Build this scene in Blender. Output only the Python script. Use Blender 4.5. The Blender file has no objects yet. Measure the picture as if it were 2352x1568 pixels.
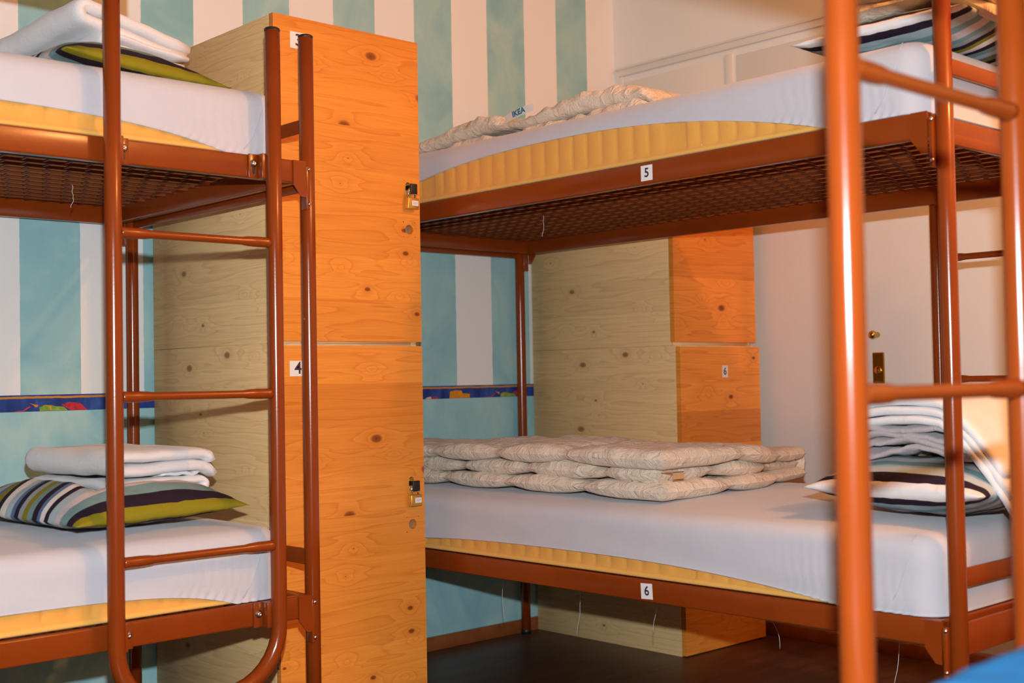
import bpy, bmesh, math, random
from mathutils import Vector, Matrix, noise
random.seed(7)
sc = bpy.context.scene
COL = sc.collection
PI = math.pi

# ------------------------------------------------------------------ helpers
class MB:
    """collects shapes into one mesh"""
    def __init__(self):
        self.bm = bmesh.new()
        self.mi = 0
    def _tag(self, faces, smooth):
        for f in faces:
            f.material_index = self.mi
            f.smooth = smooth
    def box(self, x0, x1, y0, y1, z0, z1, bev=0.0, seg=2):
        t = bmesh.new()
        bmesh.ops.create_cube(t, size=1.0)
        for v in t.verts:
            v.co = Vector(((x0 + x1) / 2 + v.co.x * (x1 - x0), (y0 + y1) / 2 + v.co.y * (y1 - y0), (z0 + z1) / 2 + v.co.z * (z1 - z0)))
        if bev > 0:
            bmesh.ops.bevel(t, geom=list(t.edges), offset=bev, segments=seg, profile=0.5, affect='EDGES')
        self.merge(t, bev > 0)
        return self
    def merge(self, t, smooth=False, M=None):
        m = {}
        for v in t.verts:
            m[v] = self.bm.verts.new(M @ v.co if M else v.co)
        for f in t.faces:
            try:
                g = self.bm.faces.new([m[v] for v in f.verts])
                g.material_index = self.mi
                g.smooth = smooth
            except ValueError:
                pass
        t.free()
    def grid(self, rows, closed_u=False, closed_v=False, smooth=True):
        """rows: list of lists of points"""
        V = [[self.bm.verts.new(p) for p in r] for r in rows]
        n, m = len(V), len(V[0])
        fs = []
        for i in range(n if closed_v else n - 1):
            for j in range(m if closed_u else m - 1):
                a, b = V[i][j], V[i][(j + 1) % m]
                c, d = V[(i + 1) % n][(j + 1) % m], V[(i + 1) % n][j]
                try:
                    fs.append(self.bm.faces.new((a, b, c, d)))
                except ValueError:
                    pass
        self._tag(fs, smooth)
        return V
    def ngon(self, pts, smooth=False):
        f = self.bm.faces.new([self.bm.verts.new(p) for p in pts])
        self._tag([f], smooth)
    def tube(self, pts, r, seg=16, cap=True):
        pts = [Vector(p) for p in pts]
        n = len(pts)
        rr = r if isinstance(r, (list, tuple)) else [r] * n
        T = []
        for i in range(n):
            a = pts[max(i - 1, 0)]; b = pts[min(i + 1, n - 1)]
            T.append((b - a).normalized())
        ref = Vector((0, 0, 1)) if abs(T[0].z) < 0.9 else Vector((1, 0, 0))
        u = T[0].cross(ref).normalized()
        rows = []
        for i in range(n):
            u = (u - T[i] * u.dot(T[i])).normalized()
            w = T[i].cross(u)
            rows.append([pts[i] + (u * math.cos(2 * PI * k / seg) + w * math.sin(2 * PI * k / seg)) * rr[i] for k in range(seg)])
        V = self.grid(rows, closed_u=True)
        if cap:
            fs = [self.bm.faces.new(list(reversed(V[0]))), self.bm.faces.new(V[-1])]
            self._tag(fs, False)
        return self
    def lathe(self, prof, origin, axis, seg=20):
        """prof: (radius, height) pairs along axis"""
        axis = Vector(axis).normalized()
        ref = Vector((0, 0, 1)) if abs(axis.z) < 0.9 else Vector((1, 0, 0))
        u = axis.cross(ref).normalized(); w = axis.cross(u)
        o = Vector(origin)
        rows = [[o + axis * h + (u * math.cos(2 * PI * k / seg) + w * math.sin(2 * PI * k / seg)) * max(rd, 1e-5) for k in range(seg)] for rd, h in prof]
        self.grid(rows, closed_u=True)
        return self
    def prism(self, poly, off, bev=0.0):
        """poly: 3d points of a flat polygon; off: extrusion vector"""
        t = bmesh.new()
        off = Vector(off)
        a = [t.verts.new(Vector(p)) for p in poly]
        b = [t.verts.new(Vector(p) + off) for p in poly]
        n = len(a)
        t.faces.new(a); t.faces.new(list(reversed(b)))
        for i in range(n):
            t.faces.new((a[i], b[i], b[(i + 1) % n], a[(i + 1) % n]))
        bmesh.ops.recalc_face_normals(t, faces=t.faces)
        if bev > 0:
            bmesh.ops.bevel(t, geom=list(t.edges), offset=bev, segments=1, profile=0.5, affect='EDGES')
        self.merge(t, False)
        return self
    def build(self, name, mats, parent=None, loc=None, kind=None, recalc=True):
        if recalc:
            bmesh.ops.recalc_face_normals(self.bm, faces=self.bm.faces)
        me = bpy.data.meshes.new(name)
        self.bm.to_mesh(me); self.bm.free()
        if not isinstance(mats, (list, tuple)):
            mats = [mats]
        for m in mats:
            me.materials.append(m)
        o = bpy.data.objects.new(name, me)
        COL.objects.link(o)
        if parent: o.parent = parent
        if loc: o.location = loc
        if kind: o['kind'] = kind
        return o

def tag(o, label, cat, group=None):
    o['label'] = label; o['category'] = cat
    if group: o['group'] = group
    return o

def thing(name, label, cat, loc, rz=0.0, group=None):
    o = bpy.data.objects.new(name, None)
    COL.objects.link(o)
    o.empty_display_size = 0.05
    o.location = loc; o.rotation_euler = (0, 0, rz)
    return tag(o, label, cat, group)

def text_mesh(name, s, size, mat, parent, M, bold=0.0, ext=0.0003):
    cu = bpy.data.curves.new(name, 'FONT')
    cu.body = s; cu.size = size; cu.align_x = 'CENTER'; cu.align_y = 'CENTER'
    cu.extrude = ext; cu.offset = bold; cu.resolution_u = 6
    t = bpy.data.objects.new(name + '_tmp', cu)
    COL.objects.link(t)
    dg = bpy.context.evaluated_depsgraph_get()
    me = bpy.data.meshes.new_from_object(t.evaluated_get(dg))
    bpy.data.objects.remove(t)
    me.transform(M)
    me.materials.clear(); me.materials.append(mat)
    o = bpy.data.objects.new(name, me)
    COL.objects.link(o)
    o.parent = parent
    return o

def nz(x, y=0.0, z=0.0):
    return noise.noise(Vector((x, y, z)))

def smooth01(t):
    t = max(0.0, min(1.0, t)); return t * t * (3 - 2 * t)

# ------------------------------------------------------------------ materials
def S(r, g, b):
    f = lambda c: (c / 255 / 12.92) if c / 255 <= 0.04045 else ((c / 255 + 0.055) / 1.055) ** 2.4
    return (f(r), f(g), f(b), 1.0)

def new_mat(name, rough=0.5, spec=0.5, metal=0.0):
    m = bpy.data.materials.new(name); m.use_nodes = True
    nt = m.node_tree
    b = nt.nodes['Principled BSDF']
    b.inputs['Roughness'].default_value = rough
    b.inputs['Specular IOR Level'].default_value = spec
    b.inputs['Metallic'].default_value = metal
    return m, nt, b

def N(nt, typ, **kw):
    n = nt.nodes.new(typ)
    for k, v in kw.items(): setattr(n, k, v)
    return n

def ramp(nt, stops, interp='LINEAR'):
    r = N(nt, 'ShaderNodeValToRGB')
    cr = r.color_ramp; cr.interpolation = interp
    while len(cr.elements) > 1: cr.elements.remove(cr.elements[0])
    cr.elements[0].position = stops[0][0]; cr.elements[0].color = stops[0][1]
    for p, c in stops[1:]:
        e = cr.elements.new(p); e.color = c
    return r

def mixc(nt, fac, a, b, mode='MIX'):
    m = N(nt, 'ShaderNodeMix', data_type='RGBA', blend_type=mode)
    L = nt.links
    for inp, v in ((m.inputs[0], fac), (m.inputs[6], a), (m.inputs[7], b)):
        if isinstance(v, (int, float)): inp.default_value = v
        elif isinstance(v, tuple): inp.default_value = v
        else: L.new(v, inp)
    return m.outputs[2]

def coords(nt, scale=(1, 1, 1), rot=(0, 0, 0), loc=(0, 0, 0)):
    tc = N(nt, 'ShaderNodeTexCoord'); mp = N(nt, 'ShaderNodeMapping')
    mp.inputs['Scale'].default_value = scale; mp.inputs['Rotation'].default_value = rot
    mp.inputs['Location'].default_value = loc
    nt.links.new(tc.outputs['Object'], mp.inputs['Vector'])
    return mp.outputs['Vector']

def tnoise(nt, vec, scale, detail=3.0, rough=0.55, dist=0.0):
    n = N(nt, 'ShaderNodeTexNoise')
    n.inputs['Scale'].default_value = scale; n.inputs['Detail'].default_value = detail
    n.inputs['Roughness'].default_value = rough; n.inputs['Distortion'].default_value = dist
    nt.links.new(vec, n.inputs['Vector'])
    return n.outputs['Fac']

def math_n(nt, op, a, b=None, c=None):
    m = N(nt, 'ShaderNodeMath', operation=op)
    for i, v in enumerate((a, b, c)):
        if v is None: continue
        if isinstance(v, (int, float)): m.inputs[i].default_value = v
        else: nt.links.new(v, m.inputs[i])
    return m.outputs[0]

def bump(nt, b, h, strength=0.2, dist=0.01):
    n = N(nt, 'ShaderNodeBump')
    n.inputs['Strength'].default_value = strength; n.inputs['Distance'].default_value = dist
    nt.links.new(h, n.inputs['Height']); nt.links.new(n.outputs['Normal'], b.inputs['Normal'])

def plain(name, col, rough=0.5, spec=0.5, metal=0.0, var=0.06, sc_=8.0, bstr=0.0, bscale=60.0):
    m, nt, b = new_mat(name, rough, spec, metal)
    v = coords(nt)
    f = tnoise(nt, v, sc_)
    d = tuple(c * (1 - var) for c in col[:3]) + (1,)
    l = tuple(min(1, c * (1 + var)) for c in col[:3]) + (1,)
    r = ramp(nt, [(0.3, d), (0.7, l)])
    nt.links.new(f, r.inputs[0]); nt.links.new(r.outputs[0], b.inputs['Base Color'])
    if bstr > 0: bump(nt, b, tnoise(nt, v, bscale), bstr, 0.004)
    return m

M = {}
# brown enamelled steel
def paint():
    m, nt, b = new_mat('brown_enamel', 0.2, 0.45)
    v = coords(nt)
    r = ramp(nt, [(0.25, (0.205, 0.0325, 0.0035, 1)), (0.75, (0.25, 0.041, 0.005, 1))])
    nt.links.new(tnoise(nt, v, 6.0), r.inputs[0])
    chip = ramp(nt, [(0.80, (0, 0, 0, 1)), (0.82, (1, 1, 1, 1))])
    nt.links.new(tnoise(nt, v, 34.0, 2.0), chip.inputs[0])
    nt.links.new(mixc(nt, chip.outputs[0], r.outputs[0], (0.42, 0.16, 0.06, 1)), b.inputs['Base Color'])
    bump(nt, b, tnoise(nt, v, 220.0, 2.0), 0.05, 0.001)
    return m
M['paint'] = paint()
M['deck'] = plain('deck_enamel', (0.15, 0.03, 0.006, 1), 0.55, 0.25)
M['block'] = plain('backing_grey', (0.22, 0.19, 0.155, 1), 0.7)  # stands for the dim locker interior, on the added hole backing
M['cap'] = plain('black_plastic', (0.012, 0.011, 0.012, 1), 0.45)
M['steel'] = plain('zinc_steel', (0.62, 0.62, 0.64, 1), 0.22, 0.5, 1.0, 0.05)
M['chrome'] = plain('chrome_steel', (0.75, 0.74, 0.74, 1), 0.12, 0.5, 1.0, 0.03)
M['brass'] = plain('polished_brass', (0.62, 0.40, 0.11, 1), 0.16, 0.5, 1.0, 0.06)
M['brass_body'] = plain('padlock_brass', (0.72, 0.42, 0.08, 1), 0.38, 0.5, 0.75, 0.05)
M['paper'] = plain('white_paper', (0.80, 0.76, 0.74, 1), 0.6, 0.4, 0, 0.02)
M['ink'] = plain('dark_ink', (0.035, 0.018, 0.05, 1), 0.5)
M['ink_soft'] = plain('ball_pen_ink', (0.30, 0.26, 0.38, 1), 0.6)
M['ink_blue'] = plain('teal_woven_letters', (0.02, 0.15, 0.22, 1), 0.7)

def pine(name, base, dark, knot, knot_r=0.018, plank=0.115, rough=0.35, seed=0.0, knot_scale=7.0, tone_lo=(0.84, 0.77, 0.70, 1)):
    m, nt, b = new_mat(name, rough, 0.35)
    L = nt.links
    tc = N(nt, 'ShaderNodeTexCoord')
    geo = N(nt, 'ShaderNodeSeparateXYZ'); L.new(tc.outputs['Object'], geo.inputs[0])
    # run the grain along the wider horizontal direction: x + y works on faces of either kind
    h = math_n(nt, 'ADD', geo.outputs[0], geo.outputs[1])
    z = geo.outputs[2]
    pl_ = math_n(nt, 'FLOOR', math_n(nt, 'DIVIDE', z, plank))
    cmb = N(nt, 'ShaderNodeCombineXYZ'); L.new(h, cmb.inputs[0]); L.new(z, cmb.inputs[1])
    cmb.inputs[2].default_value = seed
    wn = N(nt, 'ShaderNodeTexWhiteNoise', noise_dimensions='1D')
    L.new(math_n(nt, 'ADD', pl_, seed + 3.3), wn.inputs['W'])
    off = N(nt, 'ShaderNodeCombineXYZ')
    L.new(math_n(nt, 'MULTIPLY', wn.outputs['Value'], 9.0), off.inputs[0]); L.new(math_n(nt, 'MULTIPLY', wn.outputs['Value'], 4.0), off.inputs[2])
    add = N(nt, 'ShaderNodeVectorMath', operation='ADD'); L.new(cmb.outputs[0], add.inputs[0]); L.new(off.outputs[0], add.inputs[1])
    # knots
    mp = N(nt, 'ShaderNodeMapping'); mp.inputs['Scale'].default_value = (knot_scale * 0.62, knot_scale, knot_scale); L.new(add.outputs[0], mp.inputs[0])
    vo = N(nt, 'ShaderNodeTexVoronoi', feature='F1', voronoi_dimensions='2D'); vo.inputs['Scale'].default_value = 1.0
    vo.inputs['Randomness'].default_value = 1.0
    L.new(mp.outputs[0], vo.inputs['Vector'])
    kd = vo.outputs['Distance']
    swirl = math_n(nt, 'MULTIPLY', math_n(nt, 'POWER', 2.718, math_n(nt, 'MULTIPLY', kd, -7.0)), 1.0)
    # grain
    gm = N(nt, 'ShaderNodeMapping'); gm.inputs['Scale'].default_value = (0.75, 19.0, 1.0); L.new(add.outputs[0], gm.inputs[0])
    gn = tnoise(nt, gm.outputs[0], 1.0, 2.0, 0.5, 0.3)
    ring = math_n(nt, 'FRACT', math_n(nt, 'ADD', math_n(nt, 'MULTIPLY', gn, 7.0), math_n(nt, 'MULTIPLY', swirl, 3.0)))
    rr = ramp(nt, [(0.0, (0, 0, 0, 1)), (0.75, (0.35, 0.35, 0.35, 1)), (0.94, (1, 1, 1, 1)), (1.0, (0, 0, 0, 1))])
    L.new(ring, rr.inputs[0])
    fine = N(nt, 'ShaderNodeMapping'); fine.inputs['Scale'].default_value = (9.0, 260.0, 1.0); L.new(add.outputs[0], fine.inputs[0])
    fn = tnoise(nt, fine.outputs[0], 1.0, 2.0)
    c1 = mixc(nt, math_n(nt, 'MULTIPLY', rr.outputs[0], 0.5), base, dark)
    tone = ramp(nt, [(0.0, tone_lo), (1.0, (1.07, 1.09, 1.1, 1))]); L.new(wn.outputs['Value'], tone.inputs[0])
    c2 = mixc(nt, 1.0, c1, tone.outputs[0], 'MULTIPLY')
    ft = ramp(nt, [(0.3, (0.93, 0.92, 0.9, 1)), (0.7, (1.04, 1.04, 1.04, 1))]); L.new(fn, ft.inputs[0])
    c3 = mixc(nt, 1.0, c2, ft.outputs[0], 'MULTIPLY')
    # only some cells carry a knot, of varied size
    sep = N(nt, 'ShaderNodeSeparateColor'); L.new(vo.outputs['Color'], sep.inputs[0])
    size = math_n(nt, 'MULTIPLY', math_n(nt, 'SUBTRACT', sep.outputs[0], 0.42), knot_scale * knot_r * 1.7)
    kk = math_n(nt, 'SUBTRACT', 1.0, math_n(nt, 'DIVIDE', kd, math_n(nt, 'MAXIMUM', size, 0.0001)))
    km = ramp(nt, [(0.0, (0, 0, 0, 1)), (0.35, (0.75, 0.75, 0.75, 1)), (1.0, (1, 1, 1, 1))]); L.new(kk, km.inputs[0])
    halo = math_n(nt, 'SUBTRACT', 1.0, math_n(nt, 'DIVIDE', kd, math_n(nt, 'MAXIMUM', math_n(nt, 'MULTIPLY', size, 3.0), 0.0001)))
    hm = ramp(nt, [(0.0, (0, 0, 0, 1)), (1.0, (0.35, 0.35, 0.35, 1))]); L.new(halo, hm.inputs[0])
    c4 = mixc(nt, hm.outputs[0], c3, dark)
    c5 = mixc(nt, km.outputs[0], c4, knot)
    L.new(c5, b.inputs['Base Color'])
    bump(nt, b, fn, 0.04, 0.002)
    return m
M['pine_front'] = pine('lacquered_pine', (0.82, 0.30, 0.046, 1), (0.60, 0.15, 0.014, 1), (0.17, 0.032, 0.006, 1), seed=1.7, knot_r=0.0165, knot_scale=6.5)
M['pine_front2'] = pine('lacquered_pine_bright', (0.90, 0.325, 0.05, 1), (0.62, 0.15, 0.014, 1), (0.14, 0.03, 0.006, 1), seed=6.1, knot_r=0.015)  # same lacquered pine with a brighter base and its own knots
M['pine_side'] = pine('raw_pine', (0.86, 0.565, 0.27, 1), (0.64, 0.355, 0.135, 1), (0.27, 0.115, 0.05, 1), seed=4.2, rough=0.6, knot_scale=8.0, knot_r=0.014, tone_lo=(0.95, 0.94, 0.92, 1))

TEAL = (0.27, 0.47, 0.49, 1)
WHITE = (0.86, 0.845, 0.84, 1)
def stripes():
    m, nt, b = new_mat('striped_wallpaper', 0.85, 0.2)
    L = nt.links
    tc = N(nt, 'ShaderNodeTexCoord'); sp = N(nt, 'ShaderNodeSeparateXYZ'); L.new(tc.outputs['Object'], sp.inputs[0])
    x, z = sp.outputs[0], sp.outputs[2]
    v = coords(nt)
    # mottled sponge paint
    n1 = tnoise(nt, coords(nt, (1, 1, 0.6)), 5.5, 4.0, 0.6, 0.8)
    r1 = ramp(nt, [(0.30, (0.26, 0.50, 0.56, 1)), (0.52, (0.35, 0.59, 0.61, 1)), (0.72, (0.48, 0.66, 0.61, 1))]); L.new(n1, r1.inputs[0])
    edges = [0.292, 0.470, 0.645, 0.821, 0.990, 1.155, 1.326, 1.493, 1.665, 1.834, 2.008, 2.183, 2.351, 2.520]
    lo, hi = -2.0, 2.8
    stops = [(0.0, (0, 0, 0, 1))]
    pre = []
    e = 0.292
    while e > lo + 0.2:
        e -= 0.175; pre.append(e)
    allE = list(reversed(pre)) + edges
    # parity: the stripe starting at 0.292 is teal
    k0 = len(pre)
    for i, ed in enumerate(allE):
        teal = ((i - k0) % 2 == 0)
        stops.append(((ed - lo) / (hi - lo), (1, 1, 1, 1) if teal else (0, 0, 0, 1)))
    if (0 - k0) % 2 != 0: stops[0] = (0.0, (1, 1, 1, 1))
    rs = ramp(nt, stops[:32], 'CONSTANT')
    wob = math_n(nt, 'MULTIPLY', math_n(nt, 'SUBTRACT', tnoise(nt, v, 30.0), 0.5), 0.004)
    fx = math_n(nt, 'DIVIDE', math_n(nt, 'SUBTRACT', math_n(nt, 'ADD', x, wob), lo), hi - lo)
    L.new(fx, rs.inputs[0])
    below = math_n(nt, 'LESS_THAN', z, 0.88)
    fac = math_n(nt, 'MAXIMUM', rs.outputs[0], below)
    L.new(mixc(nt, fac, WHITE, r1.outputs[0]), b.inputs['Base Color'])
    bump(nt, b, tnoise(nt, v, 90.0), 0.12, 0.003)
    return m
M['stripes'] = stripes()
M['white_wall'] = plain('white_plaster', (0.84, 0.825, 0.80, 1), 0.75, 0.3, 0, 0.015, 3.0, 0.05, 80.0)
M['white_gloss'] = plain('white_gloss_paint', (0.82, 0.79, 0.75, 1), 0.45, 0.4, 0, 0.015, 3.0)
M['ceiling'] = plain('ceiling_white', (0.8, 0.78, 0.75, 1), 0.9, 0.2, 0, 0.02)
def border():
    m, nt, b = new_mat('border_blue', 0.7, 0.3)
    L = nt.links
    tc = N(nt, 'ShaderNodeTexCoord'); sp = N(nt, 'ShaderNodeSeparateXYZ'); L.new(tc.outputs['Object'], sp.inputs[0])
    n = tnoise(nt, coords(nt, (1, 1, 0.35)), 28.0, 3.0)
    r = ramp(nt, [(0.3, (0.013, 0.030, 0.16, 1)), (0.55, (0.022, 0.06, 0.27, 1)), (0.75, (0.06, 0.12, 0.36, 1))]); L.new(n, r.inputs[0])
    w = math_n(nt, 'MULTIPLY', math_n(nt, 'SUBTRACT', tnoise(nt, coords(nt), 13.0, 4.0, 0.6), 0.5), 0.007)
    zz = math_n(nt, 'ADD', sp.outputs[2], w)
    line = math_n(nt, 'MULTIPLY', math_n(nt, 'GREATER_THAN', zz, 0.8945), math_n(nt, 'LESS_THAN', zz, 0.9003))
    L.new(mixc(nt, line, r.outputs[0], (0.62, 0.23, 0.03, 1)), b.inputs['Base Color'])
    return m
M['border'] = border()
M['b_green'] = plain('border_green', (0.22, 0.36, 0.05, 1), 0.7, 0.3, 0, 0.35, 60.0)
M['b_red'] = plain('border_red', (0.55, 0.03, 0.045, 1), 0.7, 0.3, 0, 0.3, 60.0)
M['b_orange'] = plain('border_orange', (0.72, 0.27, 0.01, 1), 0.7, 0.3, 0, 0.2, 60.0)
M['b_cream'] = plain('border_cream', (0.72, 0.5, 0.28, 1), 0.7, 0.3, 0, 0.2, 60.0)

def wood_floor():
    m, nt, b = new_mat('dark_laminate', 0.42, 0.4)
    L = nt.links
    v = coords(nt, (1.0, 9.0, 1.0))
    g = tnoise(nt, v, 3.0, 5.0, 0.6, 0.4)
    r = ramp(nt, [(0.3, (0.07, 0.026, 0.013, 1)), (0.55, (0.115, 0.046, 0.023, 1)), (0.75, (0.15, 0.066, 0.034, 1))]); L.new(g, r.inputs[0])
    tc = N(nt, 'ShaderNodeTexCoord'); br = N(nt, 'ShaderNodeTexBrick')
    br.inputs['Scale'].default_value = 1.0; br.inputs['Brick Width'].default_value = 1.2; br.inputs['Row Height'].default_value = 0.19
    br.inputs['Mortar Size'].default_value = 0.0012; br.inputs['Color1'].default_value = (1, 1, 1, 1); br.inputs['Color2'].default_value = (0.82, 0.82, 0.82, 1); br.inputs['Mortar'].default_value = (0.3, 0.3, 0.3, 1)
    L.new(tc.outputs['Object'], br.inputs['Vector'])
    L.new(mixc(nt, 1.0, r.outputs[0], br.outputs['Color'], 'MULTIPLY'), b.inputs['Base Color'])
    return m
M['floor'] = wood_floor()
M['skirt'] = plain('baseboard_wood', (0.30, 0.085, 0.022, 1), 0.45, 0.4, 0, 0.2, 20.0)

def cloth(name, col, bscale=900.0, bstr=0.15, wr=0.0, rough=0.9, wscale=14.0, sheen=0.2):
    m, nt, b = new_mat(name, rough, 0.15)
    b.inputs['Sheen Weight'].default_value = sheen
    b.inputs['Sheen Roughness'].default_value = 0.5
    v = coords(nt)
    f = tnoise(nt, v, 12.0)
    r = ramp(nt, [(0.3, tuple(c * 0.97 for c in col[:3]) + (1,)), (0.7, col)])
    nt.links.new(f, r.inputs[0]); nt.links.new(r.outputs[0], b.inputs['Base Color'])
    hgt = math_n(nt, 'MULTIPLY', tnoise(nt, v, bscale, 1.0), 0.12)
    if wr > 0:
        hgt = math_n(nt, 'ADD', hgt, math_n(nt, 'MULTIPLY', tnoise(nt, v, wscale, 4.0, 0.6, 1.2), wr))
    bump(nt, b, hgt, bstr, 0.01)
    return m
M['sheet'] = cloth('white_stretch_cotton', (0.575, 0.55, 0.59, 1), 700.0, 0.25, 0.15, wscale=9.0)
M['yellow'] = cloth('yellow_ticking', (0.80, 0.37, 0.075, 1), 500.0, 0.35, 0.3, wscale=40.0)
M['piping'] = cloth('yellow_piping', (0.82, 0.44, 0.10, 1), 500.0, 0.2)
M['towel'] = cloth('white_brushed_cotton', (0.77, 0.735, 0.74, 1), 420.0, 0.5, 0.35, wscale=24.0)
M['duvet'] = cloth('cream_downproof_cotton', (0.80, 0.665, 0.53, 1), 500.0, 0.85, 1.2, rough=0.5, wscale=30.0)
M['grey_cloth'] = cloth('grey_printed_cotton', (0.46, 0.39, 0.40, 1), 160.0, 0.6, 0.6, wscale=30.0)
M['blue'] = cloth('bright_blue_fleece', (0.010, 0.105, 0.26, 1), 300.0, 0.3, 0.2, sheen=0.0)
M['tag_white'] = cloth('white_woven_tag', (0.72, 0.68, 0.62, 1), 900.0, 0.1)
M['tag_brown'] = cloth('tan_care_tag', (0.52, 0.33, 0.17, 1), 900.0, 0.1)
M['thread'] = plain('white_thread', (0.75, 0.7, 0.68, 1), 0.7)

OL = (0.26, 0.22, 0.012, 1); DK = (0.022, 0.012, 0.026, 1); TE = (0.20, 0.33, 0.34, 1); LT = (0.42, 0.52, 0.56, 1)
PK = (0.62, 0.53, 0.53, 1); WH = (0.78, 0.72, 0.70, 1); BL = (0.12, 0.18, 0.34, 1); GR = (0.34, 0.37, 0.40, 1)
def pillow_mat(name, seq):
    m, nt, b = new_mat(name, 0.85, 0.2)
    L = nt.links
    tc = N(nt, 'ShaderNodeTexCoord'); sp = N(nt, 'ShaderNodeSeparateXYZ'); L.new(tc.outputs['Object'], sp.inputs[0])
    tot = sum(w for w, _ in seq); p = 0.0; st = []
    for w, c in seq:
        st.append((p / tot, c)); p += w
    r = ramp(nt, st[:32], 'CONSTANT')
    fx = math_n(nt, 'DIVIDE', math_n(nt, 'ADD', sp.outputs[1], 0.30), 0.60)
    L.new(fx, r.inputs[0]); L.new(r.outputs[0], b.inputs['Base Color'])
    v = coords(nt)
    bump(nt, b, math_n(nt, 'ADD', math_n(nt, 'MULTIPLY', tnoise(nt, v, 18.0, 3.0, 0.6, 1.0), 0.8), math_n(nt, 'MULTIPLY', tnoise(nt, v, 800.0, 1.0), 0.1)), 0.35, 0.01)
    return m
M['pil_olive'] = pillow_mat('striped_cotton_olive_edge', [(3.0, OL), (2.3, DK), (2.8, TE), (2.2, PK), (2.6, LT), (1.6, DK), (1.6, WH), (1.3, BL), (2.0, DK), (2.0, TE), (1.8, OL), (1.6, GR), (1.6, DK), (1.4, BL), (2.2, LT), (2.2, WH), (1.6, DK), (2.2, OL), (1.5, BL), (2.4, LT), (1.8, GR), (1.5, DK), (1.8, WH), (2.0, OL), (1.8, DK), (3.0, TE)])
M['pil_white'] = pillow_mat('striped_cotton_white_edge', [(1.7, WH), (2.0, DK), (2.6, LT), (2.0, TE), (2.6, PK), (1.4, TE), (1.6, GR), (1.4, DK), (1.4, OL), (1.6, WH), (2.0, DK), (1.9, TE), (2.0, LT), (1.4, BL), (1.4, OL), (1.5, DK), (1.8, WH), (1.7, TE), (1.9, DK), (1.6, GR), (1.5, BL), (1.8, WH), (1.6, OL), (1.8, DK), (3.0, LT), (3.0, WH)])

# ------------------------------------------------------------------ setting
XL, XR, YF, ZC = -1.85, 2.696, -3.80, 2.75
A_X0, A_X1, A_D, H2 = 0.687, 1.154, 0.6645, 1.859
JL, JU = 1.0190, 1.0305

def struct(name, mb, mat):
    return mb.build(name, mat, kind='structure')
struct('floor', MB().box(XL, XR, YF, 0, -0.05, 0), M['floor'])
struct('ceiling', MB().box(XL, XR, YF, 0, ZC, ZC + 0.05), M['ceiling'])
struct('wall_back', MB().box(XL - 0.1, XR + 0.1, 0, 0.1, -0.05, ZC + 0.05), M['stripes'])
struct('wall_right', MB().box(XR, XR + 0.1, YF - 0.1, 0, -0.05, ZC + 0.05), M['white_wall'])
struct('wall_left', MB().box(XL - 0.1, XL, YF - 0.1, 0, -0.05, ZC + 0.05), M['white_wall'])
struct('wall_front', MB().box(XL, XR, YF - 0.1, YF, -0.05, ZC + 0.05), M['white_wall'])
struct('baseboard_back', MB().box(XL, XR, -0.012, 0, 0, 0.047, 0.002), M['skirt'])
struct('baseboard_right', MB().box(XR - 0.012, XR, YF, -0.012, 0, 0.045, 0.002), M['skirt'])

# painted-paper border with its motifs
bd = MB()
bd.box(XL, XR, -0.0012, 0, 0.8596, 0.9044)
def motif(x0):
    bd.mi = 2
    bd.prism([(x0 + 0.155, -0.0012, 0.8603), (x0 + 0.128, -0.0012, 0.876), (x0 + 0.150, -0.0012, 0.883), (x0 + 0.180, -0.0012, 0.880), (x0 + 0.202, -0.0012, 0.8603)], (0, -0.0006, 0))
    bd.prism([(x0, -0.0012, 0.8603), (x0 + 0.004, -0.0012, 0.862), (x0 + 0.020, -0.0012, 0.8625), (x0 + 0.040, -0.0012, 0.8745), (x0 + 0.044, -0.0012, 0.8725), (x0 + 0.022, -0.0012, 0.8603)], (0, -0.0006, 0))
    bd.mi = 1
    bd.prism([(x0 + 0.068, -0.0012, 0.8603), (x0 + 0.066, -0.0012, 0.870), (x0 + 0.080, -0.0012, 0.8765), (x0 + 0.100, -0.0012, 0.876), (x0 + 0.112, -0.0012, 0.872), (x0 + 0.134, -0.0012, 0.871), (x0 + 0.146, -0.0012, 0.8603)], (0, -0.0006, 0))
    bd.mi = 3
    bd.prism([(x0 + 0.056, -0.0012, 0.871), (x0 + 0.050, -0.0012, 0.877), (x0 + 0.040, -0.0012, 0.8825), (x0 + 0.052, -0.0012, 0.879), (x0 + 0.064, -0.0012, 0.877), (x0 + 0.062, -0.0012, 0.872)], (0, -0.0006, 0))
    bd.prism([(x0 + 0.085, -0.0018, 0.8765), (x0 + 0.098, -0.0018, 0.874), (x0 + 0.1, -0.0018, 0.862), (x0 + 0.097, -0.0018, 0.862), (x0 + 0.095, -0.0018, 0.872), (x0 + 0.084, -0.0018, 0.874)], (0, -0.0004, 0))
def block(x0):
    bd.mi = 3
    bd.prism([(x0, -0.0012, 0.8603), (x0 + 0.004, -0.0012, 0.884), (x0 + 0.03, -0.0012, 0.888), (x0 + 0.056, -0.0012, 0.886), (x0 + 0.06, -0.0012, 0.877), (x0 + 0.094, -0.0012, 0.874), (x0 + 0.094, -0.0012, 0.8603)], (0, -0.0006, 0))
    bd.mi = 4
    bd.prism([(x0 - 0.11, -0.0012, 0.8603), (x0 - 0.10, -0.0012, 0.866), (x0 - 0.083, -0.0012, 0.868), (x0 - 0.08, -0.0012, 0.8603)], (0, -0.0006, 0))
    bd.mi = 2
    bd.prism([(x0 - 0.08, -0.0012, 0.8603), (x0 - 0.078, -0.0012, 0.867), (x0 - 0.06, -0.0012, 0.868), (x0 - 0.05, -0.0012, 0.8603)], (0, -0.0006, 0))
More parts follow.
